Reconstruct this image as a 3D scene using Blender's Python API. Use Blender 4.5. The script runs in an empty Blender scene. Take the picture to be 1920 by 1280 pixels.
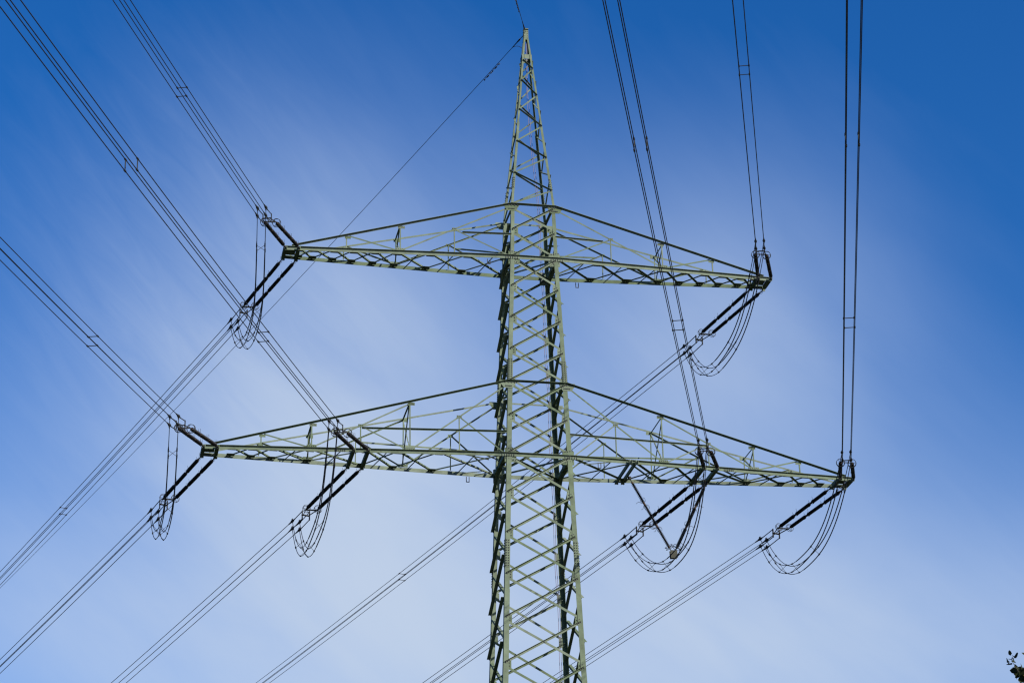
import bpy, bmesh, math, random
from mathutils import Vector as V, Matrix
random.seed(7)
S = bpy.context.scene
C = S.collection
rad = math.radians

# ------------------------------------------------------------------ camera
GZ = 36.382                                # height of the lower crossarm above the ground
CAM = V((-19.01684, -95.22918, 1.6))
yaw, pitch, roll, fpx = 0.1886, 0.39579, -0.01422, 4542.53
f_ = V((math.sin(yaw)*math.cos(pitch), math.cos(yaw)*math.cos(pitch), math.sin(pitch)))
r_ = V((math.cos(yaw), -math.sin(yaw), 0)); u_ = r_.cross(f_)
cr, sr = math.cos(roll), math.sin(roll)
X_ = r_*cr + u_*sr; Y_ = -r_*sr + u_*cr
cam = bpy.data.cameras.new('camera'); co = bpy.data.objects.new('camera', cam); C.objects.link(co)
co.matrix_world = Matrix(((X_.x, Y_.x, -f_.x, CAM.x), (X_.y, Y_.y, -f_.y, CAM.y), (X_.z, Y_.z, -f_.z, CAM.z), (0, 0, 0, 1)))
cam.sensor_width = 36; cam.lens = fpx/1920*36; cam.clip_start = 0.5; cam.clip_end = 20000
S.camera = co

# ------------------------------------------------------------------ sun, sky, exposure
SUN_AZ, SUN_EL = rad(140), rad(30)         # azimuth clockwise from +Y
sd = V((math.sin(SUN_AZ)*math.cos(SUN_EL), math.cos(SUN_AZ)*math.cos(SUN_EL), math.sin(SUN_EL)))
sun = bpy.data.lights.new('sun', 'SUN'); sun.energy = 5.0; sun.angle = rad(0.53); sun.color = (1, .955, .88)
so = bpy.data.objects.new('sun', sun); C.objects.link(so); so.location = (60, -80, 90)
so.rotation_euler = sd.to_track_quat('Z', 'Y').to_euler()
S.view_settings.view_transform = 'Standard'; S.view_settings.look = 'None'
S.cycles.filter_width = 1.25
S.view_settings.exposure = 0.6; S.view_settings.gamma = 1.0

W_ = bpy.data.worlds.new('World'); S.world = W_; W_.use_nodes = True
nt = W_.node_tree; nt.nodes.clear()
def nd(tree, typ, **kw):
    n = tree.nodes.new(typ)
    for k, v in kw.items():
        if k.startswith('i_'):
            key = k[2:]
            n.inputs[int(key) if key.isdigit() else key].default_value = v
        else: setattr(n, k, v)
    return n
def link(tree, a, b): tree.links.new(a, b)
def mth(tree, op, a, b=None, c=None, clamp=False):
    n = tree.nodes.new('ShaderNodeMath'); n.operation = op; n.use_clamp = clamp
    for i, v in enumerate((a, b, c)):
        if v is None: continue
        if isinstance(v, (int, float)): n.inputs[i].default_value = v
        else: tree.links.new(v, n.inputs[i])
    return n.outputs[0]
sky = nd(nt, 'ShaderNodeTexSky', sky_type='NISHITA', sun_disc=False, sun_elevation=SUN_EL, sun_rotation=SUN_AZ,
         altitude=300, air_density=1.0, dust_density=0.4, ozone_density=3.0)
tc = nd(nt, 'ShaderNodeTexCoord'); sx = nd(nt, 'ShaderNodeSeparateXYZ'); link(nt, tc.outputs['Generated'], sx.inputs[0])
# thin cirrus: density over azimuth / elevation (degrees) of the view direction, streaks drawn on a high flat layer
az_n = mth(nt, 'MULTIPLY', mth(nt, 'ARCTAN2', sx.outputs[0], sx.outputs[1]), 180/math.pi)
el_n = mth(nt, 'MULTIPLY', mth(nt, 'ARCSINE', sx.outputs[2]), 180/math.pi)
cv = nd(nt, 'ShaderNodeCombineXYZ'); link(nt, az_n, cv.inputs[0]); link(nt, el_n, cv.inputs[1])
def streak(rot, sc, scale, detail, rough, dist=0.0):
    m = nd(nt, 'ShaderNodeMapping', vector_type='TEXTURE'); m.inputs['Rotation'].default_value = (0, 0, rad(rot)); m.inputs['Scale'].default_value = sc
    link(nt, cv.outputs[0], m.inputs[0])
    n = nd(nt, 'ShaderNodeTexNoise', noise_dimensions='2D', i_Scale=scale, i_Detail=detail, i_Roughness=rough, i_Distortion=dist)
    link(nt, m.outputs[0], n.inputs['Vector']); return n.outputs[0]
def blob(a0, e0, ra, re, rot=0):
    # soft bank of cirrus centred on (azimuth, elevation)
    da = mth(nt, 'SUBTRACT', az_n, a0); de = mth(nt, 'SUBTRACT', el_n, e0)
    c, s = math.cos(rad(rot)), math.sin(rad(rot))
    p = mth(nt, 'ADD', mth(nt, 'MULTIPLY', da, c/ra), mth(nt, 'MULTIPLY', de, s/ra))
    q = mth(nt, 'ADD', mth(nt, 'MULTIPLY', da, -s/re), mth(nt, 'MULTIPLY', de, c/re))
    d2 = mth(nt, 'ADD', mth(nt, 'MULTIPLY', p, p), mth(nt, 'MULTIPLY', q, q))
    return mth(nt, 'EXPONENT', mth(nt, 'MULTIPLY', d2, -1.0))
n1 = streak(-40, (10, 3.4, 1), 1.0, 5, .5, .25)
n2 = streak(-48, (6, 1.6, 1), 1.0, 6, .55, .3)
dens = None
for amp, b in ((.793, blob(12.46, 15.12, 21, 4.62, -2.9)), (.68, blob(6.23, 22.0, 6.39, 5.56, -18.6)), (.50, blob(16.4, 22.3, 4.6, 4.4, 14.6))):
    t = mth(nt, 'MULTIPLY', b, amp); dens = t if dens is None else mth(nt, 'ADD', dens, t)
mod = mth(nt, 'ADD', mth(nt, 'MULTIPLY', n1, .62), .63)
dens = mth(nt, 'MULTIPLY', dens, mod)
dens = mth(nt, 'ADD', dens, mth(nt, 'MULTIPLY', mth(nt, 'SUBTRACT', n2, .5), .06))
n3 = streak(-44, (3.2, .55, 1), 1.0, 8, .62, .5)    # finer fibres, strongest in the left half
dens = mth(nt, 'ADD', dens, mth(nt, 'MULTIPLY', mth(nt, 'MULTIPLY', mth(nt, 'SUBTRACT', n3, .47), .20), blob(2.5, 23.5, 5, 5.5)))
eh = mth(nt, 'MULTIPLY', mth(nt, 'MAXIMUM', el_n, 0.0), 1/6.0)      # milky air low over the horizon
dens = mth(nt, 'ADD', dens, mth(nt, 'MULTIPLY', mth(nt, 'EXPONENT', mth(nt, 'MULTIPLY', mth(nt, 'MULTIPLY', eh, eh), -1.0)), .8))
dens = mth(nt, 'MAXIMUM', mth(nt, 'SMOOTH_MIN', mth(nt, 'SUBTRACT', dens, .03), .90, .35), 0.0)
hs = nd(nt, 'ShaderNodeHueSaturation', i_Hue=.513, i_Saturation=1.38, i_Value=1.42); link(nt, sky.outputs[0], hs.inputs['Color'])
cm = nd(nt, 'ShaderNodeMixRGB'); link(nt, dens, cm.inputs[0]); link(nt, hs.outputs[0], cm.inputs[1])
# thin cirrus scatters bluish, thick cirrus greyish white
cc = nd(nt, 'ShaderNodeMixRGB'); link(nt, dens, cc.inputs[0]); cc.inputs[1].default_value = (4.5, 6.05, 9.4, 1); cc.inputs[2].default_value = (5.95, 6.85, 8.05, 1)
link(nt, cc.outputs[0], cm.inputs[2])
bg = nd(nt, 'ShaderNodeBackground', i_Strength=0.066); link(nt, cm.outputs[0], bg.inputs[0])
wo = nd(nt, 'ShaderNodeOutputWorld'); link(nt, bg.outputs[0], wo.inputs[0])

# ------------------------------------------------------------------ materials
def mat(name, base, rough=.6, metal=0., var=0., scale=3., spec=.4, dirt=None, per_obj=0):
    m = bpy.data.materials.new(name); m.use_nodes = True; t = m.node_tree
    b = t.nodes['Principled BSDF']; b.inputs['Roughness'].default_value = rough; b.inputs['Metallic'].default_value = metal
    b.inputs['Specular IOR Level'].default_value = spec
    b.inputs['Base Color'].default_value = (*base, 1)
    if var:
        g = nd(t, 'ShaderNodeTexCoord'); n = nd(t, 'ShaderNodeTexNoise', i_Scale=scale, i_Detail=6., i_Roughness=.65)
        link(t, g.outputs['Object'], n.inputs['Vector'])
        rp = nd(t, 'ShaderNodeValToRGB'); e = rp.color_ramp.elements
        e[0].position = .3; e[1].position = .7
        e[0].color = (*[c*(1-var) for c in base], 1); e[1].color = (*[min(1, c*(1+var)) for c in base], 1)
        link(t, n.outputs[0], rp.inputs[0]); out = rp.outputs[0]
        if dirt:
            n2 = nd(t, 'ShaderNodeTexNoise', i_Scale=scale*4.3, i_Detail=8., i_Roughness=.7); link(t, g.outputs['Object'], n2.inputs['Vector'])
            r2 = nd(t, 'ShaderNodeValToRGB'); r2.color_ramp.elements[0].position = .58; r2.color_ramp.elements[1].position = .74
            link(t, n2.outputs[0], r2.inputs[0]); mx = nd(t, 'ShaderNodeMixRGB'); link(t, r2.outputs[0], mx.inputs[0])
            link(t, out, mx.inputs[1]); mx.inputs[2].default_value = (*dirt, 1); out = mx.outputs[0]
        if per_obj:                                 # bars from different batches: faded, dirtier or greener
            oi = nd(t, 'ShaderNodeObjectInfo'); mr = nd(t, 'ShaderNodeMapRange', i_3=1-per_obj*.6, i_4=1+per_obj*.4); link(t, oi.outputs['Random'], mr.inputs[0])
            h = nd(t, 'ShaderNodeHueSaturation'); link(t, mr.outputs[0], h.inputs['Value']); link(t, out, h.inputs['Color'])
            sm = nd(t, 'ShaderNodeMapRange', i_3=1.25, i_4=.8); link(t, oi.outputs['Random'], sm.inputs[0]); link(t, sm.outputs[0], h.inputs['Saturation']); out = h.outputs[0]
        link(t, out, b.inputs['Base Color'])
        rr = nd(t, 'ShaderNodeMapRange', i_3=rough-.12, i_4=rough+.12); link(t, n.outputs[0], rr.inputs[0]); link(t, rr.outputs[0], b.inputs['Roughness'])
    return m
M_steel = mat('painted_steel', (.122, .150, .100), .7, 0, .28, 1.7, .08, dirt=(.075, .066, .042), per_obj=.3)
M_bolt = mat('bolt_steel', (.018, .019, .017), .6, 0., .2, 9)  # near-black: shadow sides of the bolt heads put into the base colour
M_rod = mat('glazed_porcelain', (.006, .005, .005), .35, 0, .25, 6, .2)
M_fit = mat('galvanised_fitting', (.022, .022, .022), .65, 0, .25, 8, .2)
M_rust = mat('weathered_cap', (.05, .03, .02), .7, .0, .3, 12, .2)
M_wire = mat('aluminium_wire', (.015, .015, .021), .65, 0, .2, 2, .2)
M_cable = mat('cable_sheath', (.17, .14, .20), .6, 0, .15, 4)
M_bark = mat('bark', (.05, .037, .028), .9, 0, .35, 9)
M_conc = mat('concrete', (.33, .32, .29), .9, 0, .2, 3)
M_plate = mat('weathered_plate', (.042, .042, .028), .7, 0, .3, 5, .2)
def leaf_mat():
    m = mat('leaf', (.05, .075, .02), .75, 0, .0, spec=.12)
    t = m.node_tree; b = t.nodes['Principled BSDF']
    oi = nd(t, 'ShaderNodeNewGeometry'); rp = nd(t, 'ShaderNodeValToRGB'); link(t, oi.outputs['Random Per Island'], rp.inputs[0])
    e = rp.color_ramp.elements; e[0].color = (.010, .014, .005, 1); e[1].color = (.13, .11, .012, 1); e[1].position = .98  # dark leaves and a few yellow sunlit ones: light painted into random leaf colours
    x = rp.color_ramp.elements.new(.80); x.color = (.022, .028, .008, 1)
    link(t, rp.outputs[0], b.inputs['Base Color']); return m
M_leaf = leaf_mat()

# ------------------------------------------------------------------ helpers
def obj(name, bm, m, parent=None, loc=None, smooth=False, mats=None):
    me = bpy.data.meshes.new(name); bm.to_mesh(me); bm.free()
    if smooth:
        for p in me.polygons: p.use_smooth = True
    for q in (mats or [m]): me.materials.append(q)
    o = bpy.data.objects.new(name, me); C.objects.link(o)
    if parent: o.parent = parent
    if loc is not None: o.location = loc
    return o
def inst(name, me, parent, mtx):
    o = bpy.data.objects.new(name, me); C.objects.link(o); o.parent = parent; o.matrix_local = mtx; return o
def thing(name, label, cat, loc=(0, 0, 0), group=None):
    o = bpy.data.objects.new(name, None); C.objects.link(o); o.location = loc; o.empty_display_size = .3
    o['label'] = label; o['category'] = cat
    if group: o['group'] = group
    return o
BM = bmesh.new
def prism(bm, prof, A, B, u, v, mi=0):
    """extrude a 2-D profile (in the u,v plane) from A to B"""
    a = [bm.verts.new(A + u*p + v*q) for p, q in prof]; b = [bm.verts.new(B + u*p + v*q) for p, q in prof]
    n = len(prof); fs = []
    for i in range(n): fs.append(bm.faces.new((a[i], a[(i+1) % n], b[(i+1) % n], b[i])))
    fs.append(bm.faces.new(a[::-1])); fs.append(bm.faces.new(b))
    for f in fs: f.material_index = mi
    return fs
def fix(bm): bmesh.ops.recalc_face_normals(bm, faces=bm.faces[:]); return bm
def perp(v, d): w = v - d*v.dot(d); return w.normalized()
def Lbar(bm, A, B, u, v, a, b, t=.012):
    """rolled angle: corner on the line A-B, one flange along u (width a), the other along v (width b)"""
    A, B = V(A), V(B); d = (B-A).normalized(); u = perp(V(u), d); w = V(v); w = w - d*w.dot(d) - u*w.dot(u); w.normalize()
    prism(bm, [(0, 0), (a, 0), (a, t), (t, t), (t, b), (0, b)], A, B, u, w)
def flat(bm, A, B, u, a, t):
    """flat bar centred on A-B, width a along u, thickness t"""
    A, B = V(A), V(B); d = (B-A).normalized(); u = perp(V(u), d); w = d.cross(u)
    prism(bm, [(-a/2, -t/2), (a/2, -t/2), (a/2, t/2), (-a/2, t/2)], A, B, u, w)
def tube(bm, pts, r, n=6, r2=None, cap=True):
    pts = [V(p) for p in pts]; rings = []
    up = V((0, 0, 1))
    for i, p in enumerate(pts):
        d = (pts[min(i+1, len(pts)-1)] - pts[max(i-1, 0)]).normalized()
        if abs(d.dot(up)) > .97: up = V((1, 0, 0)) if abs(d.x) < .9 else V((0, 1, 0))
        a = perp(up, d); b = d.cross(a)
        rr = r if r2 is None else r + (r2-r)*i/(len(pts)-1)
        rings.append([bm.verts.new(p + (a*math.cos(2*math.pi*k/n) + b*math.sin(2*math.pi*k/n))*rr) for k in range(n)])
    for i in range(len(rings)-1):
        for k in range(n): bm.faces.new((rings[i][k], rings[i][(k+1) % n], rings[i+1][(k+1) % n], rings[i+1][k]))
    if cap: bm.faces.new(rings[0][::-1]); bm.faces.new(rings[-1])
def lathe(bm, prof, n=12, mi=0):
    rings = [[bm.verts.new((r*math.cos(2*math.pi*k/n), r*math.sin(2*math.pi*k/n), z)) for k in range(n)] for r, z in prof]
    fs = []
    for i in range(len(rings)-1):
        for k in range(n): fs.append(bm.faces.new((rings[i][k], rings[i][(k+1) % n], rings[i+1][(k+1) % n], rings[i+1][k])))
    fs.append(bm.faces.new(rings[0][::-1])); fs.append(bm.faces.new(rings[-1]))
    for f in fs: f.material_index = mi
def box(bm, c, x, y, z, sx, sy, sz):
    c, x, y, z = V(c), V(x), V(y), V(z)
    prism(bm, [(-sx/2, -sy/2), (sx/2, -sy/2), (sx/2, sy/2), (-sx/2, sy/2)], c - z*sz/2, c + z*sz/2, x, y)
def bolt(bm, p, n, r=.025, h=.024, mi=1):
    n = V(n).normalized(); a = perp(V((.31, .2, .93)), n); b = n.cross(a)
    prism(bm, [(r*math.cos(k*math.pi/3), r*math.sin(k*math.pi/3)) for k in range(6)], V(p), V(p)+n*h, a, b, mi)
def torus(bm, R, r, M, n=24, m=6):
    vs = [[bm.verts.new(M @ V(((R + r*math.cos(2*math.pi*j/m))*math.cos(2*math.pi*i/n), (R + r*math.cos(2*math.pi*j/m))*math.sin(2*math.pi*i/n), r*math.sin(2*math.pi*j/m)))) for j in range(m)] for i in range(n)]
    for i in range(n):
        for j in range(m): bm.faces.new((vs[i][j], vs[(i+1) % n][j], vs[(i+1) % n][(j+1) % m], vs[i][(j+1) % m]))
def frame(o, z, x=V((1, 0, 0))):
    z = V(z).normalized(); x = perp(V(x), z); y = z.cross(x)
    return Matrix(((x.x, y.x, z.x, o[0]), (x.y, y.y, z.y, o[1]), (x.z, y.z, z.z, o[2]), (0, 0, 0, 1)))
def interp(x, xs, ys):
    if x <= xs[0]: return ys[0]
    for i in range(len(xs)-1):
        if x <= xs[i+1]: return ys[i] + (ys[i+1]-ys[i])*(x-xs[i])/(xs[i+1]-xs[i])
    return ys[-1]

# ------------------------------------------------------------------ ground
bm = BM(); bmesh.ops.create_grid(bm, x_segments=60, y_segments=60, size=3000)
for v in bm.verts:
    d = v.co.length
    v.co.z = 0 if d < 160 else (math.sin(v.co.x*.0041+1.3)*math.cos(v.co.y*.0033)*7 + 1.5*math.sin(v.co.x*.013))*min(1, (d-160)/600) - .5*min(1, (d-160)/300)
g = obj('ground', bm, mat('meadow', (.02, .027, .011), .95, 0, .35, .05), None, smooth=True); g['kind'] = 'structure'

# ------------------------------------------------------------------ pylon (local z = 0 at the lower crossarm, shifted up by GZ)
zP = 21.21982; z1, z2, z3, z4 = 11.83, 9.26938, 3.33503, 0.0; zb = -9.05618
w1, w2, w3, w4, wb = .985, 1.05, 1.285, 1.395, 1.70
LU, LI, LL, tw, sp = 10.82862, 7.80241, 14.0, .43184, .61024
ZS = [-GZ, zb, z4, z3, z2, z1, 21.15]; WS = [2.95, wb, w4, w3, w2, w1, .075]
def Wd(z): return interp(z, ZS, WS)
pyl = thing('lattice_pylon', 'tall grey-green steel lattice pylon with two long crossarms and a pointed peak', 'pylon', (0, 0, 0))
PO = V((0, 0, GZ))
def rot4(p, k):
    x, y, z = p
    for _ in range(k): x, y = -y, x
    return V((x, y, z))
def P_(p): return V(p) + PO

# legs
legs = {}
segs = [(-GZ, -20.0, .22), (-20.0, zb, .22), (zb, -5.9, .215), (-5.9, z4, .205), (z4, z3+.9, .2), (z3+.9, z2, .175), (z2, z1, .16), (z1, 16.2, .105), (16.2, 21.15, .08)]
for sx_, sy_ in ((-1, -1), (1, -1), (-1, 1), (1, 1)):
    bm = BM()
    for a, b, w in segs:
        A = V((sx_*Wd(a), sy_*Wd(a), a)); B = V((sx_*Wd(b), sy_*Wd(b), b))
        Lbar(bm, P_(A), P_(B), (-sx_, 0, 0), (0, -sy_, 0), w, w, .016)
    # splice plates with rows of bolts on both flanges
    for zc, hh in ((-4.35, .62), (z3+.55, .55), (13.0, .3), (-14.2, .62)):
        for ax in (0, 1):
            w = Wd(zc); n = V((0, sy_, 0)) if ax == 0 else V((sx_, 0, 0)); tdir = V((-sx_, 0, 0)) if ax == 0 else V((0, -sy_, 0))
            fw = .17 if zc < 10 else .085
            A = V((sx_*Wd(zc-hh), sy_*Wd(zc-hh), zc-hh)); B = V((sx_*Wd(zc+hh), sy_*Wd(zc+hh), zc+hh)); d = (B-A).normalized()
            off = n*.007 + tdir*(fw/2+.012)
            flat(bm, P_(A+off), P_(B+off), tdir, fw, .012)
            for k in range(11 if zc < 10 else 5):
                q = A + (B-A)*((k+.6)/(11.2 if zc < 10 else 5.2))
                for s in (-.045, .045) if zc < 10 else (0,): bolt(bm, P_(q + off + n*.006 + tdir*s), n)
    fix(bm)
    legs[(sx_, sy_)] = obj('leg', bm, M_steel, pyl, mats=[M_steel, M_bolt])
# concrete footings
for (sx_, sy_) in legs:
    bm = BM(); w = Wd(-GZ); box(bm, (sx_*w, sy_*w, .15), (1, 0, 0), (0, 1, 0), (0, 0, 1), .9, .9, .7); bmesh.ops.bevel(bm, geom=bm.edges[:], offset=.03, segments=1, affect='EDGES')
    obj('footing', bm, M_conc, pyl)
# step bolts on two opposite legs
bm = BM(); tube(bm, [(0, 0, 0), (0, 0, .17)], .009, 6); tube(bm, [(0, 0, .165), (0, 0, .18)], .016, 6)
stepme = bpy.data.meshes.new('step_bolt'); bm.to_mesh(stepme); bm.free(); stepme.materials.append(M_bolt)
for key in ((-1, -1), (1, 1), (1, -1)):
    for i in range(33 if key != (1, -1) else 32):
        z = -10.2 + i*.66; w = Wd(z); sx_, sy_ = key
        n = V((sx_, 0, 0)) if i % 2 == 0 else V((0, sy_, 0))
        if key == (-1, -1): n = V((-1, -.0, 0))
        if key == (1, -1): n = V((1, 0, 0))
        p = V((sx_*w, sy_*w, z)) + (V((0, -sy_, 0)) if abs(n.x) > .5 else V((-sx_, 0, 0)))*.07
        inst('step_bolt', stepme, legs[key], frame(P_(p), n))

# face bracing: front/back panels and, half a panel lower, the side panels
LV = [11.77, 10.56, 9.26, 7.83, 6.33, 4.82, 3.34, 1.74, 0.03, -1.72, -3.49, -5.3, -7.16, -9.08, -11.1, -13.2, -15.4, -17.8, -20.4, -23.2, -26.3, -29.6, -33.0, -36.2]
SV = [10.9] + [(LV[i]+LV[i+1])/2 for i in range(1, len(LV)-1)] + [-36.2]
gus = {}
def face_pt(s, z, k, off, ins=.075):
    w = Wd(z); return rot4((s*(w-ins), -(w+off), z), k)
for k in range(4):
    n = rot4((0, -1, 0), k); lv = LV if k % 2 == 0 else SV
    b_out = .105 if k % 2 == 0 else .125
    for i in range(len(lv)-1):
        zt, zl = lv[i], lv[i+1]; big = .098 if zt < 4 else .088
        bm = BM()
        A = face_pt(-1, zl+.05, k, .003); B = face_pt(1, zt-.05, k, .003)          # rising, outside
        d = (B-A).normalized(); up = perp(V((0, 0, 1)), d)
        Lbar(bm, P_(A+up*big*.5), P_(B+up*big*.5), -up, n, big, b_out, .01)
        if zt > -13:
            for q, dd in ((A, d), (B, -d)):
                for s in (.03, .11, .19): bolt(bm, P_(q + dd*s + n*.010), n)
        A = face_pt(-1, zt-.10, k, -.019); B = face_pt(1, zl+.10, k, -.019)         # falling, inside
        d = (B-A).normalized(); up = perp(V((0, 0, 1)), d)
        Lbar(bm, P_(A+up*big*.5), P_(B+up*big*.5), -up, -n, big, b_out*.9, .01)
        mid = (face_pt(0, (zt+zl)/2, k, 0)); bolt(bm, P_(mid+n*.012), n)
        obj('cross_brace', fix(bm), M_steel, pyl, mats=[M_steel, M_bolt])
        if k % 2 == 0 and zt > -13 and i > 0:
            for s in (-1, 1):
                kk = rot4((s, -1, 0), k); key = (int(round(kk.x)), int(round(kk.y)))
                w = Wd(zt); c = rot4((s*(w-.20), -(w-.026), zt-.03), k)
                bm = BM(); box(bm, P_(c), rot4((1, 0, 0), k), n, (0, 0, 1), .25, .010, .34)
                for s2, s3 in ((.05, -.1), (.05, .1), (-.04, -.06), (-.04, .06)): bolt(bm, P_(c + rot4((s*s2, 0, s3), k) + n*.005), n)
                obj('gusset_plate', fix(bm), M_steel, legs[key], mats=[M_steel, M_bolt])
# peak: single zigzag on every face
FLz = [19.56, 18.46, 16.88, 15.18, 13.51, 11.9]; FRz = [19.1, 17.67, 16.03, 14.37, 12.68]
for k in range(4):
    n = rot4((0, -1, 0), k)
    for i in range(5):
        for out, (s0, za, s1, zc) in ((True, (-1, FLz[i], 1, FRz[i])), (False, (1, FRz[i], -1, FLz[i+1]))):
            bm = BM(); off = .003 if out else -.016
            A = face_pt(s0, za, k, off, .03); B = face_pt(s1, zc, k, off, .03); d = (B-A).normalized(); up = perp(V((0, 0, 1)), d); a = .062
            Lbar(bm, P_(A+up*a*.5), P_(B+up*a*.5), -up, n if out else -n, a, .06, .008)
            for q, dd in ((A, d), (B, -d)): bolt(bm, P_(q+dd*.03+n*.008), n)
            obj('diagonal_brace', fix(bm), M_steel, pyl, mats=[M_steel, M_bolt])
bm = BM()
for zc, hh in ((20.95, .5), (19.75, .22)):
    w = Wd(zc)
    for k in range(4):
        n = rot4((0, -1, 0), k); box(bm, P_(rot4((0, -(w+.006), zc), k)), rot4((1, 0, 0), k), n, (0, 0, 1), w*2+.015, .010, hh)
        for q in (-.18, -.06, .06, .18): bolt(bm, P_(rot4((w*.6, -(w+.012), zc+q*hh*2), k)), n, .014, .015); bolt(bm, P_(rot4((-w*.6, -(w+.012), zc+q*hh*2), k)), n, .014, .015)
box(bm, P_((0, 0, 21.27)), (1, 0, 0), (0, 1, 0), (0, 0, 1), .22, .22, .03)
obj('peak_plate', fix(bm), M_steel, pyl, mats=[M_steel, M_bolt])
# cables clipped inside the back right leg
for dx in (0, .075):
    pts = []
    z = 20.6
    while z > -GZ+.1:
        w = Wd(z); pts.append(P_((max(-.02, w-.34-.02*math.sin(z*1.3))+dx if w > .4 else w*.2+dx*.5, w-.03, z))); z -= .5
    bm = BM(); tube(bm, pts, .011, 5); obj('cable', bm, M_cable, pyl, smooth=True)

# ------------------------------------------------------------------ crossarms
def aput(name, bm, m, root, **kw):
    """a piece of a crossarm: built in pylon coordinates, stored relative to the arm's own origin"""
    bmesh.ops.translate(bm, verts=bm.verts[:], vec=-root.location); return obj(name, bm, m, root, **kw)
def arm(L, zt, zl, wt, wl, posts, mids, nodes, strut_panels, inner=None, vbeams=()):
    """posts: A-frame stations (|x|) from the mast outwards; nodes: |x| of the plan bracing nodes on the chords"""
    name = 'crossarm'
    def yl(x): return wl + (tw-wl)*(abs(x)-wl)/(L-wl) if abs(x) > wl else wl
    def zu(x):                                   # top chord height and half depth at |x|
        t = (abs(x)-wt)/(L-.3-wt); return zt + (zl+.1-zt)*t
    def yu(x): t = (abs(x)-wt)/(L-.3-wt); return wt + (tw-wt)*t
    root = bpy.data.objects.new(name, None); C.objects.link(root); root.parent = pyl; root.location = (0, 0, zl+GZ); bpy.context.view_layer.update()
    beams = [(s*x, .13) for s in (-1, 1) for x in (L-.02, L-sp+.02)] + [(s*wl, .2) for s in (-1, 1)]
    if inner: beams += [(s*x, .13) for s in (-1, 1) for x in (inner, inner-sp)]
    beams += [(x, .05) for x in vbeams]
    for x, wdt in beams:                         # crossbeams that carry the strings
        bm = BM(); y = yl(x); yy = y-.014
        for q in (-1, 1): flat(bm, P_((x+q*wdt*.5, -yy, zl+.0)), P_((x+q*wdt*.5, yy, zl+.0)), (0, 0, 1), .17, .012)
        flat(bm, P_((x, -yy, zl-.045)), P_((x, yy, zl-.045)), (1, 0, 0), wdt-.014, .012)
        if abs(x) > 2:
            for s in (-1, 1):                    # eye brackets for the strings
                for q in (-.05, .05): box(bm, P_((x+q, s*(y+.19), zl-.03)), (1, 0, 0), (0, 1, 0), (0, 0, 1), .016, .09, .15)
                box(bm, P_((x, s*(y+.132), zl-.03)), (1, 0, 0), (0, 1, 0), (0, 0, 1), .16, .012, .18)
        aput('crossbeam', fix(bm), M_steel, root)
    for s in (-1, 1):
        for zz in (zl+.088,):
            bm = BM(); box(bm, P_((s*(L-sp/2), 0, zz)), (1, 0, 0), (0, 1, 0), (0, 0, 1), sp-.2, tw*2-.05, .012)
            aput('end_plate', fix(bm), M_steel, root)
    a, b = .168, .085
    for sy in (-1, 1):
        # lower chord: vertical flange, top flange turned outwards
        bm = BM(); n = V((0, sy, 0))
        pts = [(-L-.05, tw), (-wl, wl), (wl, wl), (L+.05, tw)]
        for (xa, ya), (xb, yb) in zip(pts[:-1], pts[1:]):
            Lbar(bm, P_((xa, sy*(ya+.006), zl+.085)), P_((xb, sy*(yb+.006), zl+.085)), (0, 0, -1), n, a, b, .014)
        for xc in [s*(wl+o) for s in (-1, 1) for o in (-.2, -.1, 0, .1, .2, -.3)] + ([s*(inner+.35+o*.08) for s in (-1, 1) for o in range(6)] if inner else []):
            for zz in (-.055, .0): bolt(bm, P_((xc, sy*(yl(xc)+.02), zl+zz)), n, .021)
        aput('chord', fix(bm), M_steel, root, mats=[M_steel, M_bolt])
        # upper chord, over the mast face
        bm = BM()
        xe = L-.3
        pts = [(-xe, tw, zl+.1), (-wt, wt, zt), (wt, wt, zt), (xe, tw, zl+.1)]
        for (xa, ya, za), (xb, yb, zc) in zip(pts[:-1], pts[1:]):
            Lbar(bm, P_((xa, sy*(ya+.02), za+.05)), P_((xb, sy*(yb+.02), zc+.05)), (0, 0, -1), n, .072, .105, .011)
        aput('chord', fix(bm), M_steel, root, mats=[M_steel, M_bolt])
        for s in (-1, 1):
            # gussets where the chords meet the mast legs
            bm = BM(); c = V((s*(wt-.02), sy*(wt+.013), zt-.06))
            prism(bm, [(-.34, .02), (-.34, .10), (.36, .10-.0), (.36, -.0), (.2, -.24), (-.18, -.24)], P_(c - n*.005), P_(c + n*.007), V((s, 0, 0)), V((0, 0, 1)))
            for q in range(5):
                bolt(bm, P_(c + V((s*(-.28+.14*q), 0, .02)) + n*.007), n); bolt(bm, P_(c + V((s*(-.12+.06*q), 0, -.14)) + n*.007), n)
            aput('gusset_plate', fix(bm), M_steel, root, mats=[M_steel, M_bolt])
            bm = BM(); c = V((s*(wl-.16), sy*(wl-.024), zl-.02))
            box(bm, P_(c), (1, 0, 0), (0, 1, 0), (0, 0, 1), .5, .012, .62)
            for q in range(5):
                for zz in (-.22, .24): bolt(bm, P_(c + V((-s*(.02-.1*q+.2), 0, zz+.02*q)) + n*.007), n)
            aput('gusset_plate', fix(bm), M_steel, root, mats=[M_steel, M_bolt])
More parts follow.
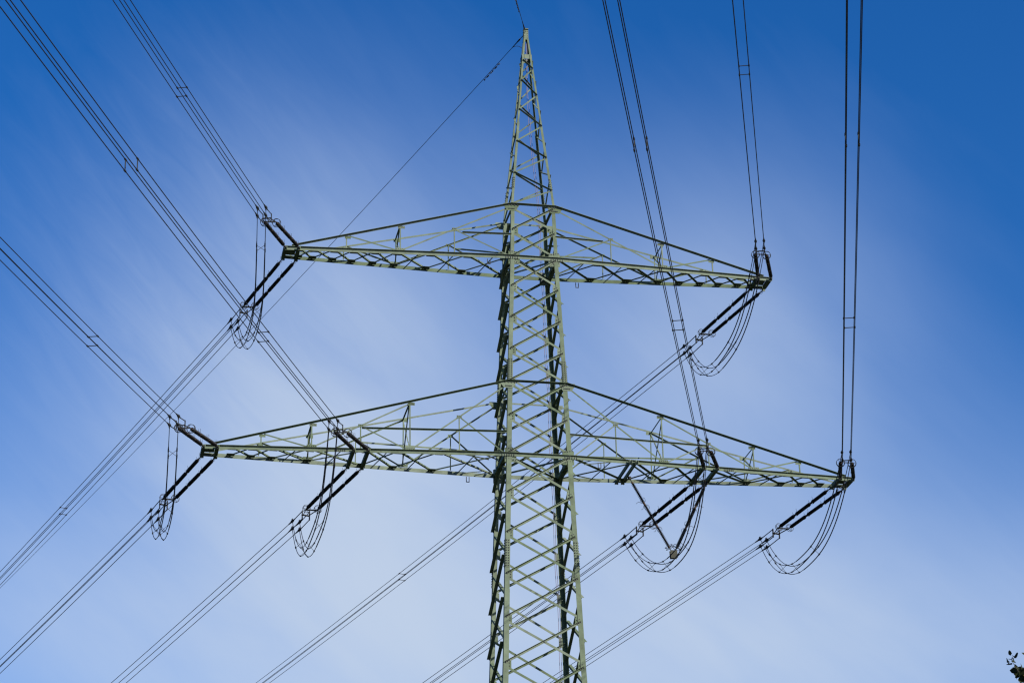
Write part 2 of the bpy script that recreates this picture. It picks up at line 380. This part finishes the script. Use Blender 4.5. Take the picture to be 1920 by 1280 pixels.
    for s in (-1, 1):
        sgn = lambda x, y, z: (s*x, y, z)
        for sy in (-1, 1):
            n = V((0, sy, 0)); hand = s*sy        # the four quarters are turned, not mirrored
            def fp(x, top=None, f=0., off=-.016):
                """point on the inclined side plane: f=0 lower chord, f=1 upper chord"""
                y = yl(x)*(1-f) + yu(x)*f; return V((s*x, sy*(y+off), (zl*(1-f) + zu(x)*f)))
            def bar(nm, A, B, w, b2, pale):
                bm = BM(); d = (B-A).normalized(); up = V((0, 0, 1)) if abs(d.z) < .9 else V((1, 0, 0))
                up = perp(up, d)
                if abs(d.z) < .9: Lbar(bm, P_(A+up*w*.5), P_(B+up*w*.5), -up, -n if pale else (n if sy > 0 else -n), w, b2, .008)
                else: Lbar(bm, P_(A-up*w*.5), P_(B-up*w*.5), up, -n, w, b2, .008)
                o = aput(nm, fix(bm), M_steel, root); return o
            st = [wl] + posts
            # main panels, mast outwards: diagonal falls from the inner top to the outer bottom, with a half-way redundant
            for i in range(len(posts)):
                xi, xo = st[i], posts[i]
                A = fp(xi if i else wt+.1, f=.97 if i else .95); B = fp(xo-.04, f=.0) + V((0, 0, .12))
                bar('diagonal_brace', A, B, .062, .055, True)
                xm = mids[i]; Mp = A + (B-A)*((xm-abs(A.x))/(abs(B.x)-abs(A.x)))
                bar('post', V((s*xm, sy*(yl(xm)-.03), zl+.1)), Mp + V((0, -sy*.012, 0)), .045, .045, True)
                bar('diagonal_brace', Mp + V((s*-.05, -sy*.012, -.03)), fp(xi+.15, f=0) + V((0, -sy*.012, .12)), .052, .045, True)
                bm = BM(); c = Mp + n*.004; box(bm, P_(c), (1, 0, 0), (0, 1, 0), (0, 0, 1), .22, .008, .13)
                for q in (-.07, 0, .07): bolt(bm, P_(c + V((q, 0, .02)) + n*.004), n, .015)
                aput('gusset_plate', fix(bm), M_steel, root, mats=[M_steel, M_bolt])
                if i == len(posts)-1 and len(posts) == 1 or (len(posts) == 2 and i == 1):
                    # horizontal strut from the mast leg to the redundant joint
                    A = V((s*wl*.97, sy*(Wd(zl+1.15)-.02), Mp.z-.06)) if len(posts) == 2 else V((s*Wd(Mp.z)*.96, sy*(Wd(Mp.z)-.02), Mp.z-.1))
                    B = V((s*(xm-.05), sy*(abs(Mp.y)-.03), Mp.z-.06)) if len(posts) == 2 else V((s*(xm-.35), sy*(abs(Mp.y)-.0), Mp.z-.1))
                    bm = BM(); Lbar(bm, P_(A), P_(B), (0, 0, -1), (0, sy*1, 0) if sy < 0 else (0, 1, 0), .075, .07, .009); aput('strut', fix(bm), M_steel, root)
                # post at the station
                xq = xo
                bar('post', V((s*xq, sy*(yl(xq)-.012), zl+.1)), fp(xq, f=1., off=-.01), .05, .045, True)
                for xx, zz, ww in ((xo, zl+.16, .42), (xo-.05, zu(xo)-.07, .3)):
                    f = (zz-zl)/(zu(xo)-zl); y = yl(xo)*(1-f)+yu(xo)*f
                    bm = BM(); c = V((s*xx, sy*(y-.003), zz)); box(bm, P_(c), (1, 0, 0), (0, 1, 0), (0, 0, 1), ww, .009, .13)
                    for q in range(5): bolt(bm, P_(c + V(((q-2)*ww*.2, 0, .01*(q % 2))) + n*.005), n, .015)
                    aput('gusset_plate', fix(bm), M_steel, root, mats=[M_steel, M_bolt])
            # tip panel
            xo = posts[-1]; xb = mids[-1] if len(mids) > len(posts) else (xo+L)/2
            bar('post', V((s*xb, sy*(yl(xb)-.012), zl+.1)), fp(xb, f=1.), .05, .05, True)
            bar('diagonal_brace', fp(xb-.12, f=.96), fp(xo+.2, f=0) + V((0, 0, .13)), .06, .05, True)
            bm = BM(); c = V((s*(xb-.05), sy*(yu(xb)-.0), zu(xb)-.07)); box(bm, P_(c), (1, 0, 0), (0, 1, 0), (0, 0, 1), .26, .009, .12); aput('gusset_plate', fix(bm), M_steel, root)
        # A-frames: tie between the two top chords and crossed diagonals
        for xo in posts:
            bm = BM(); y, z = yu(xo)-.03, zu(xo)-.03
            Lbar(bm, P_((s*xo, -y, z)), P_((s*xo, y, z)), (0, 0, -1), (s, 0, 0), .06, .05, .008); aput('strut', fix(bm), M_steel, root)
            y2 = yl(xo)-.03
            for q, dx in ((-1, .012), (1, -.012)):
                bm = BM(); Lbar(bm, P_((s*(xo+dx), q*y, z-.07)), P_((s*(xo+dx), -q*y2, zl+.12)), (0, q, 0), (s, 0, 0), .05, .045, .007); aput('diagonal_brace', fix(bm), M_steel, root)
        # plan bracing between the lower chords
        zp = zl+.02
        for i in range(len(nodes)-1):
            xa, xb = nodes[i], nodes[i+1]
            for q in (-1, 1):
                bm = BM(); dz = .022*q
                A = V((s*xa, -q*(yl(xa)-.02), zp+dz)); B = V((s*xb, q*(yl(xb)-.02), zp+dz))
                d = (B-A).normalized(); h = V((0, 0, 1)).cross(d)
                Lbar(bm, P_(A+h*.045), P_(B+h*.045), -h, (0, 0, -1 if q > 0 else 1), .09 if xb-xa > 1 else .08, .06, .008); aput('diagonal_brace', fix(bm), M_steel, root)
            if i in strut_panels:
                xm = xa + (xb-xa)*yl(xa)/(yl(xa)+yl(xb)); y = yl(xm)-.02
                bm = BM(); Lbar(bm, P_((s*xm-.2, y, zp-.035)), P_((s*xm+.2, -y, zp-.035)), (1, 0, 0), (0, 0, -1), .05, .05, .007); aput('strut', fix(bm), M_steel, root)
        for x in nodes[1:]:
            for sy in (-1, 1):
                bm = BM(); c = V((s*x, sy*(yl(x)-.16), zp-.012)); box(bm, P_(c), (1, 0, 0), (0, 1, 0), (0, 0, 1), .34, .3, .009)
                for q in (-.1, 0, .1): bolt(bm, P_(c + V((q, 0, -.004))), (0, 0, -1), .016)
                aput('gusset_plate', fix(bm), M_steel, root, mats=[M_steel, M_bolt])
    return root, yl
arm_up, ylU = arm(LU, z1, z2, w1, w2, [5.85], [3.49, 8.17], [w2, 2.9, 4.52, 5.95, 6.9, 7.83, 8.67, 9.55, LU-sp-.05], {0, 1, 2})
arm_lo, ylL = arm(LL, z3, z4, w3, w4, [5.44, 9.53], [3.37, 7.5, 11.62], [w4, 4.2, 5.9, 7.25, 9.57, 11.08, 11.95, 12.8], {0, 1, 2, 3, 4}, inner=LI, vbeams=(3.93, 4.20))
# small redundant angles of the wide inner panel of the lower arm
for s in (-1, 1):
    for sy in (-1, 1):
        bm = BM(); Lbar(bm, P_((s*1.75, sy*(ylL(1.75)-.55), z4-.02)), P_((s*2.3, sy*(ylL(2.3)-.03), z4-.02)), (1, 0, 0), (0, 0, -1), .04, .04, .006); aput('diagonal_brace', fix(bm), M_steel, arm_lo)
        bm = BM(); Lbar(bm, P_((s*2.05, sy*(ylL(1.9)-.62), z4-.02)), P_((s*3.2, sy*(ylL(3.2)-.03), z4-.02)), (1, 0, 0), (0, 0, -1), .04, .04, .006); aput('diagonal_brace', fix(bm), M_steel, arm_lo)
# horizontal diagonals inside the mast at arm level
for root, zl, w in ((arm_up, z2, w2), (arm_lo, z4, w4)):
    for q in (-1, 1):
        bm = BM(); Lbar(bm, P_((-w+.1, -q*(w-.1), zl-.03*q)), P_((w-.1, q*(w-.1), zl-.03*q)), (1, 0, 0), (0, 0, -1), .08, .08, .008); aput('diagonal_brace', fix(bm), M_steel, root)
for root, zt, w in ((arm_up, z1, w1), (arm_lo, z3, w3)):
    for s in (-1, 1):
        bm = BM(); Lbar(bm, P_((s*(w-.05), -w+.05, zt)), P_((s*(w-.05), w-.05, zt)), (0, 0, -1), (-s, 0, 0), .09, .09, .009); aput('strut', fix(bm), M_steel, root)
# small U brackets under the chords
for root, x, sy, zl, yf in ((arm_lo, -2.61, 1, z4, ylL), (arm_lo, 2.6, -1, z4, ylL), (arm_up, -2.0, -1, z2, ylU), (arm_up, 2.32, 1, z2, ylU)):
    bm = BM(); y = sy*(yf(x)-.03); zz = zl-.13
    for q in (-.06, .06): flat(bm, P_((x+q, y, zz)), P_((x+q, y, zz-.22)), (1, 0, 0), .03, .02)
    flat(bm, P_((x-.075, y, zz-.23)), P_((x+.075, y, zz-.23)), (0, 0, 1), .03, .02)
    aput('hanging_bracket', fix(bm), M_fit, root)

# ------------------------------------------------------------------ line geometry
AZ = {'N': 3.4537, 'B': -0.34947}; KK = {'N': .00034, 'B': .00035}; LY, LC = 4.1894, 5.6889; DS = {'N': -.06103, 'B': -.0518}
keys = ['UL', 'UR', 'LL', 'LR', 'IL', 'IR']
SL = {'N': dict(zip(keys, (-.10568, -.10277, -.10758, -.11165, -.1112, -.10898))), 'B': dict(zip(keys, (-.13236, -.12743, -.11849, -.12358, -.12439, -.12862)))}
AT = {'UL': (-(LU-sp/2), z2, tw), 'UR': (LU-sp/2, z2, tw), 'LL': (-(LL-sp/2), z4, tw), 'LR': (LL-sp/2, z4, tw), 'IL': (-(LI-sp/2), z4, ylL(LI)), 'IR': (LI-sp/2, z4, ylL(LI))}
def path(side, k, t):
    x, z, y = AT[k]; y = (-1 if side == 'N' else 1)*y
    s = SL[side][k]; ss = s + DS[side]
    zz = ss*t if t < LC else ss*LC + s*(t-LC) + KK[side]*(t-LC)**2
    a = AZ[side]
    return V((x + t*math.sin(a), y + t*math.cos(a), z + zz + GZ))
HB = .175                                   # half spacing of the four-wire bundle
def perph(side): a = AZ[side]; return V((math.cos(a), -math.sin(a), 0))
def offs(side):
    h = perph(side)
    if h.x < 0: h = -h
    return [h*(i*HB) + V((0, 0, j*HB)) for i in (-1, 1) for j in (-1, 1)]

# shared meshes of the insulator sets
def rod_mesh(L, r, n):
    bm = BM(); lathe(bm, [(.03, 0), (.05, .01), (.05, .075), (.04, .085)], 10, 1)
    prof = [(.036, .085)]; step = (L-.17)/n
    for i in range(n):
        z = .085 + step*i; prof += [(.036, z+step*.18), (r, z+step*.5), (r*.97, z+step*.62), (.036, z+step*.8)]
    prof += [(.036, L-.085)]; lathe(bm, prof, 12, 0)
    lathe(bm, [(.04, L-.085), (.05, L-.075), (.05, L-.01), (.03, L)], 10, 1)
    fix(bm); me = bpy.data.meshes.new('rod_insulator'); bm.to_mesh(me); bm.free(); me.materials.append(M_rod); me.materials.append(M_rust)
    for p in me.polygons: p.use_smooth = True
    return me
UNIT = (LY*1.008 - .62)/3
ROD = rod_mesh(UNIT, .084, 14)
def horn_mesh():
    """arcing horns of one joint: a hooked spike upwards and an open loop on the other side"""
    bm = BM()
    for dz, h in ((-.10, .26), (.10, .20)):
        tube(bm, [(.03, 0, dz*.3), (.10, 0, dz), (.15, 0, dz*1.5), (h, 0, dz*1.3)], .007, 5)
        tube(bm, [(-.03, .0, dz*.4)] + [(-.045-.065*math.sin(a*.55), .0, dz*.6+(.085*(1-math.cos(a*.55)))*(1 if dz > 0 else -1)) for a in range(1, 6)], .007, 5)
        tube(bm, [(.0, .03, dz*.4)] + [(.03, .045+.06*math.sin(a*.55), dz*.6+(.075*(1-math.cos(a*.55)))*(1 if dz > 0 else -1)) for a in range(1, 6)], .006, 5)
    me = bpy.data.meshes.new('arcing_horn'); fix(bm).to_mesh(me); bm.free(); me.materials.append(M_fit); return me
HORN = horn_mesh()
def ring_mesh():
    bm = BM(); I = Matrix.Identity(4)
    torus(bm, .175, .011, Matrix.Translation((0, 0, -.045))); torus(bm, .165, .011, Matrix.Translation((0, 0, .05)))
    for a in (.6, 2.7, 4.8):
        d = V((math.cos(a), math.sin(a), 0)); tube(bm, [d*.175+V((0, 0, -.045)), d*.165+V((0, 0, .05))], .008, 5); tube(bm, [d*.17, d*.02], .009, 5)
    me = bpy.data.meshes.new('grading_ring'); fix(bm).to_mesh(me); bm.free(); me.materials.append(M_fit)
    return me
RING = ring_mesh()
def clamp_mesh():
    bm = BM(); lathe(bm, [(.012, -.34), (.022, -.30), (.024, -.16), (.045, -.10), (.062, 0), (.058, .07), (.036, .16), (.026, .34), (.018, .42)], 8)
    box(bm, (0, -.06, .02), (1, 0, 0), (0, 1, 0), (0, 0, 1), .035, .12, .10)
    me = bpy.data.meshes.new('tension_clamp'); fix(bm).to_mesh(me); bm.free(); me.materials.append(M_fit); return me
CLAMP = clamp_mesh()

POS = {'UL': 'left tip of upper crossarm', 'UR': 'right tip of upper crossarm', 'LL': 'left tip of lower crossarm', 'LR': 'right tip of lower crossarm',
       'IL': 'inner left lower crossarm', 'IR': 'inner right lower crossarm'}
for side in 'NB':
    a = AZ[side]; hd = V((math.sin(a), math.cos(a), 0))
    for k in keys:
        base = path(side, k, 0)
        lab = {'N': 'upper, shorter looking dark double insulator string at %s', 'B': 'long dark double insulator string slanting down left from %s'}[side] % POS[k]
        T = thing('insulator_string', lab, 'insulator string', base, 'double tension strings on the crossarms')
        E = path(side, k, LY) - base; d0 = E.normalized()
        s0 = (-1 if side == 'N' else 1)
        ends = []
        for j in (-1, 1):
            A = V((j*sp/2, s0*.21, -.03)); B = E + V((j*.245, 0, 0)); d = (B-A).normalized(); Lg = (B-A).length
            link0 = .30 if side == 'B' else .30
            un = (Lg - link0 - .14)/3; sc = un/UNIT
            bm = BM(); flat(bm, A - d*.03, A + d*(link0), (0, 0, 1), .05, .018); box(bm, A + d*.02, (1, 0, 0), (0, 1, 0), (0, 0, 1), .09, .06, .06); tube(bm, [A + d*link0*.8, A + d*link0], .03, 6)
            tube(bm, [B - d*.15, B], .02, 6); obj('link', fix(bm), M_fit, T)
            for i in range(3):
                o = A + d*(link0 + un*i)
                inst('rod_insulator', ROD, T, frame(o, d) @ Matrix.Diagonal((1, 1, sc, 1)))
                inst('arcing_horn', HORN, T, frame(o, d, V((0, 0, 1))))
            inst('grading_ring', RING, T, frame(B - d*.10, d, V((0, 0, 1))) )
            ends.append(B)
        # first yoke, converging links, second yoke with its two side plates
        hp = perph(side); hp = hp if hp.x > 0 else -hp
        bm = BM(); flat(bm, ends[0] - V((.05, 0, 0)), ends[1] + V((.05, 0, 0)), d0, .09, .025); obj('yoke_plate', fix(bm), M_fit, T)
        E2 = path(side, k, LY+.52) - base
        bm = BM()
        for j in (0, 1): flat(bm, ends[j] + d0*.02, E2 + hp*((j*2-1)*.12), d0.cross(V((1, 0, 0))), .045, .016)
        obj('link', fix(bm), M_fit, T)
        bm = BM(); flat(bm, E2 - hp*(HB+.02), E2 + hp*(HB+.02), d0, .09, .03)
        for j in (-1, 1): flat(bm, E2 + hp*(j*HB) + V((0, 0, HB+.03)), E2 + hp*(j*HB) - V((0, 0, HB+.03)), d0, .07, .03)
        obj('yoke_plate', fix(bm), M_fit, T)
        cen = path(side, k, LC) - base; dw = (path(side, k, LC+.5) - path(side, k, LC)).normalized()
        for ofs in offs(side):
            bm = BM(); flat(bm, E2 + ofs, cen + ofs - dw*.28, (0, 0, 1), .035, .02); obj('link', fix(bm), M_fit, T)
            inst('tension_clamp', CLAMP, T, frame(cen + ofs, dw, V((1, 0, 0))))

# ------------------------------------------------------------------ conductor bundles
WR = .015
spc = {('N', 'UL'): [(18.33, 0)], ('N', 'IL'): [(17.91, 0), (34.36, 1)], ('N', 'LL'): [(16.56, 0)], ('N', 'UR'): [(24.22, 0)], ('N', 'IR'): [(22.15, 0), (38.59, 1)], ('N', 'LR'): [(24.49, 0), (40.93, 1)],
       ('B', 'UR'): [(33.85, 0)], ('B', 'UL'): [(26.65, 0)]}
NB = {'N': 'four parallel wires rising out past the top from %s', 'B': 'four parallel wires descending to lower left from %s'}
for side in 'NB':
    h = perph(side); h = h if h.x > 0 else -h
    for k in keys:
        base = path(side, k, LC)
        lab = NB[side] % POS[k]
        if side == 'N' and k in ('LL',): lab = 'four parallel wires rising out past the left edge from %s' % POS[k]
        T = thing('conductor_bundle', lab, 'power line', base, 'four-wire conductor bundles')
        span = 320 if side == 'N' else 360
        ts = [LC + .3]; st = 1.5
        while ts[-1] < span: ts.append(ts[-1] + st); st = min(st*1.12, 8)
        for ofs in offs(side):
            bm = BM(); tube(bm, [path(side, k, t) + ofs - base for t in ts], WR, 6); obj('conductor', bm, M_wire, T, smooth=True)
        rest = [(t, i % 2) for i, t in enumerate(range(75, span-20, 42))]
        for t, vert in spc.get((side, k), []) + rest:
            p = path(side, k, t) - base; dw = (path(side, k, t+.5) - path(side, k, t)).normalized()
            o = offs(side)
            pairs = ((0, 1), (2, 3)) if vert else ((0, 2), (1, 3))
            for i, j in pairs:
                bm = BM(); tube(bm, [p+o[i], p+o[j]], .016, 6)
                for q in (i, j): tube(bm, [p+o[q]-dw*.07, p+o[q]+dw*.07], .03, 6)
                obj('spacer', fix(bm), M_fit, T)

# ------------------------------------------------------------------ jumper loops
JH = {'UR': 2.72, 'LR': 2.6, 'LL': 2.08, 'UL': 2.42, 'IL': 2.5, 'IR': 2.7}
JLAB = {'UR': 'wide jumper loop of four wires below the right tip of the upper crossarm', 'LR': 'wide jumper loop of four wires below the right tip of the lower crossarm',
        'LL': 'narrow hanging jumper loop of four wires beside the left tip of the lower crossarm', 'UL': 'longest jumper loop, hanging beside the left tip of the upper crossarm',
        'IL': 'jumper loop of four wires hanging beneath the lower crossarm left of the mast', 'IR': 'jumper loop of four wires held by the V-shaped insulator string'}
for k in keys:
    cn, cb = path('N', k, LC), path('B', k, LC); h0 = JH[k]; n = 2.5 if k in ('UR', 'LR', 'IR') else 3.2
    T = thing('jumper_loop', JLAB[k], 'jumper cable', cn, 'jumper loops under the crossarms')
    oN, oB = offs('N'), offs('B')
    bow = {'UL': .38, 'LL': .2, 'IL': .12, 'IR': .5}.get(k, 0)
    def jp(u, i, dz=0):
        p = cn + (cb-cn)*u; s = 1-abs(2*u-1)**n
        o = oN[i] + (oB[i]-oN[i])*u
        sg = 1 - .12*math.sin(math.pi*u)*(1 if o.z > 0 else 0)
        # the bundle tilts with the loop so that inner and outer wires stay parallel
        du = .001; sl = (-(1-abs(2*min(u+du, 1)-1)**n) + (1-abs(2*max(u-du, 0)-1)**n))*h0/(2*du); th = math.atan2(sl, (cb-cn).length)
        e = min(1, 6*min(u, 1-u))
        q = V((o.x, o.y - e*math.sin(th)*o.z, o.z*(1-e+e*math.cos(th))))
        return p + q + V((bow*math.sin(math.pi*u), 0, -h0*s)) - cn
    us = [0.5-0.5*math.cos(math.pi*i/40) for i in range(41)]
    for i in range(4):
        bm = BM(); tube(bm, [jp(u, i) for u in us], WR, 6); obj('conductor', bm, M_wire, T, smooth=True)
        bm = BM()                                 # reinforcing sleeve along the loop
        tube(bm, [jp(.08+.5*m/14, i) for m in range(15)], WR*1.5, 6); obj('sleeve', bm, M_wire, T, smooth=True)
    for u in (.09, .40, .63, .78, .90):
        P4 = [jp(u, i) for i in range(4)]; D = [(jp(u+.01, i)-jp(u-.01, i)).normalized() for i in range(4)]
        bm = BM()
        for i, j in ((0, 3), (1, 2)): tube(bm, [P4[i], P4[j]], .009, 5)
        for i in range(4): tube(bm, [P4[i]-D[i]*.08, P4[i]+D[i]*.08], .032, 6)
        obj('spacer', fix(bm), M_fit, T)

# ------------------------------------------------------------------ V-string under the lower arm
Vb = V((6.1, .42, -3.36+GZ))
T = thing('v_string', 'V-shaped pair of insulator strings under the lower crossarm right of the mast', 'insulator string', Vb)
Lv = None
for A, B in ((V((4.3, .45, -.12+GZ)), Vb + V((-.1, 0, .06))), (V((7.7, .45, -.18+GZ)), Vb + V((.1, 0, .06)))):
    A = A-Vb; B = B-Vb; d = (B-A).normalized(); Lg = (B-A).length; un = (Lg-.32)/3
    if Lv is None: RODV = rod_mesh(un, .08, 17); Lv = un
    bm = BM(); tube(bm, [A, A+d*.2], .022, 6); tube(bm, [B-d*.12, B], .022, 6); box(bm, A, (1, 0, 0), (0, 1, 0), (0, 0, 1), .12, .14, .12); obj('link', fix(bm), M_fit, T)
    for i in range(3):
        o = A + d*(.2+un*i); inst('rod_insulator', RODV, T, frame(o, d) @ Matrix.Diagonal((1, 1, un/Lv, 1)))
        if i: inst('arcing_horn', HORN, T, frame(o, d, V((-1 if A.x < 0 else 1, 0, 0))) @ Matrix.Scale(1.25, 4))
    inst('grading_ring', RING, T, frame(B-d*.16, d, V((0, 0, 1))))
bm = BM(); prism(bm, [(-.15, .05), (.15, .05), (.17, -.28), (-.13, -.3)], V((0, -.10, 0)), V((0, -.08, 0)), V((1, 0, 0)), V((0, 0, 1)))
prism(bm, [(-.15, .05), (.15, .05), (.17, -.28), (-.13, -.3)], V((0, .08, 0)), V((0, .10, 0)), V((1, 0, 0)), V((0, 0, 1)))
box(bm, (0, 0, -.2), (1, 0, 0), (0, 1, 0), (0, 0, 1), .2, .16, .03)
obj('carrier_plate', fix(bm), M_plate, T)

# ------------------------------------------------------------------ earth wires
def sh(side, t):
    s, kq = {'N': (-.078, .0003), 'B': (-.138, .00035)}[side]; a = AZ[side]
    return V((t*math.sin(a), t*math.cos(a), zP - .12 + s*t + kq*t*t + GZ))
for side, lab, dts in (('N', 'single earth wire leaving the picture at its top edge from the pylon peak', (2.6, 3.0, 3.4)), ('B', 'single earth wire sloping down to the lower left from the pylon peak', (2.55, 2.9, 3.3, 3.65))):
    base = sh(side, 0)
    T = thing('earth_wire', lab, 'power line', base)
    span = 320 if side == 'N' else 360
    ts = [.9]; st = 1.
    while ts[-1] < span: ts.append(ts[-1]+st); st = min(st*1.12, 8)
    bm = BM(); tube(bm, [sh(side, t)-base for t in ts], .0125, 6); obj('conductor', bm, M_wire, T, smooth=True)
    bm = BM(); d = (sh(side, 1)-base).normalized(); tube(bm, [d*.08, d*.55], .017, 6); tube(bm, [d*.5, d*.75], .04, 6, .03); tube(bm, [d*.7, d*1.25], .028, 6, .016); obj('tension_clamp', fix(bm), M_fit, T)
    if side == 'B':
        bm = BM(); e = d*1.15; tube(bm, [e + V((.65*u, -.65*u*.2, .12*math.sin(math.pi*u)-.02-.45*u*u)) for u in [i/8 for i in range(9)]], .012, 5); obj('jumper', bm, M_wire, T, smooth=True)
    for t in dts:
        p = sh(side, t)-base; d = (sh(side, t+.3)-sh(side, t-.3)).normalized(); bm = BM()
        tube(bm, [p, p-V((0, 0, .09))], .016, 6); tube(bm, [p-d*.17-V((0, 0, .09)), p+d*.17-V((0, 0, .09))], .007, 5)
        for q in (-1, 1): tube(bm, [p+d*(.17*q)-V((0, 0, .1)), p+d*(.08*q)-V((0, 0, .1))], .032, 8, .024)
        obj('vibration_damper', fix(bm), M_fit, T)

# ------------------------------------------------------------------ tree in the corner
def tree(base, H, seed):
    rnd = random.Random(seed)
    T = thing('broadleaf_tree', 'leafy tree whose dark twigs reach into the bottom right corner', 'tree', base)
    bm = BM(); lf = BM(); tips = []
    def branch(p, d, L, r, lvl):
        n = 6; pts = [p]; dd = d.copy(); g = (.10, .16, .24, .3)[lvl]
        for i in range(n):
            dd = (dd + V((rnd.uniform(-1, 1), rnd.uniform(-1, 1), rnd.uniform(-.5, .9)))*g).normalized(); pts.append(pts[-1] + dd*L/n)
        tube(bm, pts, r, 8 if lvl < 1 else 5 if lvl < 3 else 3, max(r*.45, .004))
        if lvl == 3: tips.append(pts); return
        m = (15, 9, 7)[lvl]
        for j in range(m):
            f = min(.999, rnd.uniform(.3, 1)) if lvl else .28+.71*(j+.5)/m
            i = min(n-1, int(f*n)); q = pts[i].lerp(pts[i+1], f*n-i)
            a = rnd.uniform(0, 2*math.pi) if lvl else j*2.4+rnd.uniform(-.3, .3)
            ax = (pts[i+1]-pts[i]).normalized(); s1 = perp(V((.3, .5, .1)), ax); s2 = ax.cross(s1)
            nd_ = (ax*rnd.uniform(.35, .8) + (s1*math.cos(a)+s2*math.sin(a))*rnd.uniform(.6, 1)).normalized()
            l2 = (L*rnd.uniform(.30, .36)*(1.15-.55*f)*1.15) if lvl == 0 else L*rnd.uniform(.34, .5)
            branch(q, nd_, l2, (max(r*.4, .006) if lvl else r*.35*(1.1-.6*f)), lvl+1)
    branch(V((0, 0, 0)), V((0, 0, 1)), H*.86, .2, 0)
    for pts in tips:
        for c0 in (pts[-1], pts[3].lerp(pts[4], rnd.random())):      # a clump of leaves at the twig's end and one half-way
            if rnd.random() < .12: continue
            for _ in range(rnd.randint(6, 10)):
                p = c0 + V((rnd.gauss(0, .042), rnd.gauss(0, .042), rnd.gauss(-.01, .042)))
                u = V((rnd.gauss(0, 1), rnd.gauss(0, 1), rnd.gauss(-.3, .7))).normalized(); w = perp(V((rnd.gauss(0, 1), rnd.gauss(0, 1), rnd.gauss(0, 1))), u); c = u.cross(w)*.25
                s = rnd.uniform(.08, .13)
                vs = [lf.verts.new(p + q) for q in (V((0, 0, 0)), (u*.35+w*.38)*s + c*s*.3, (u*.8+w*.28)*s, u*s*1.1 - c*s*.3, (u*.8-w*.28)*s, (u*.35-w*.38)*s + c*s*.3)]
                lf.faces.new((vs[0], vs[1], vs[2], vs[3])); lf.faces.new((vs[0], vs[3], vs[4], vs[5]))
    obj('trunk', bm, M_bark, T, smooth=True); obj('crown', lf, M_leaf, T)
    return T
TREE = (-1.86, -62.49, -.02)
tree(V(TREE), 12.5, 5).rotation_euler = (0, 0, rad(80))
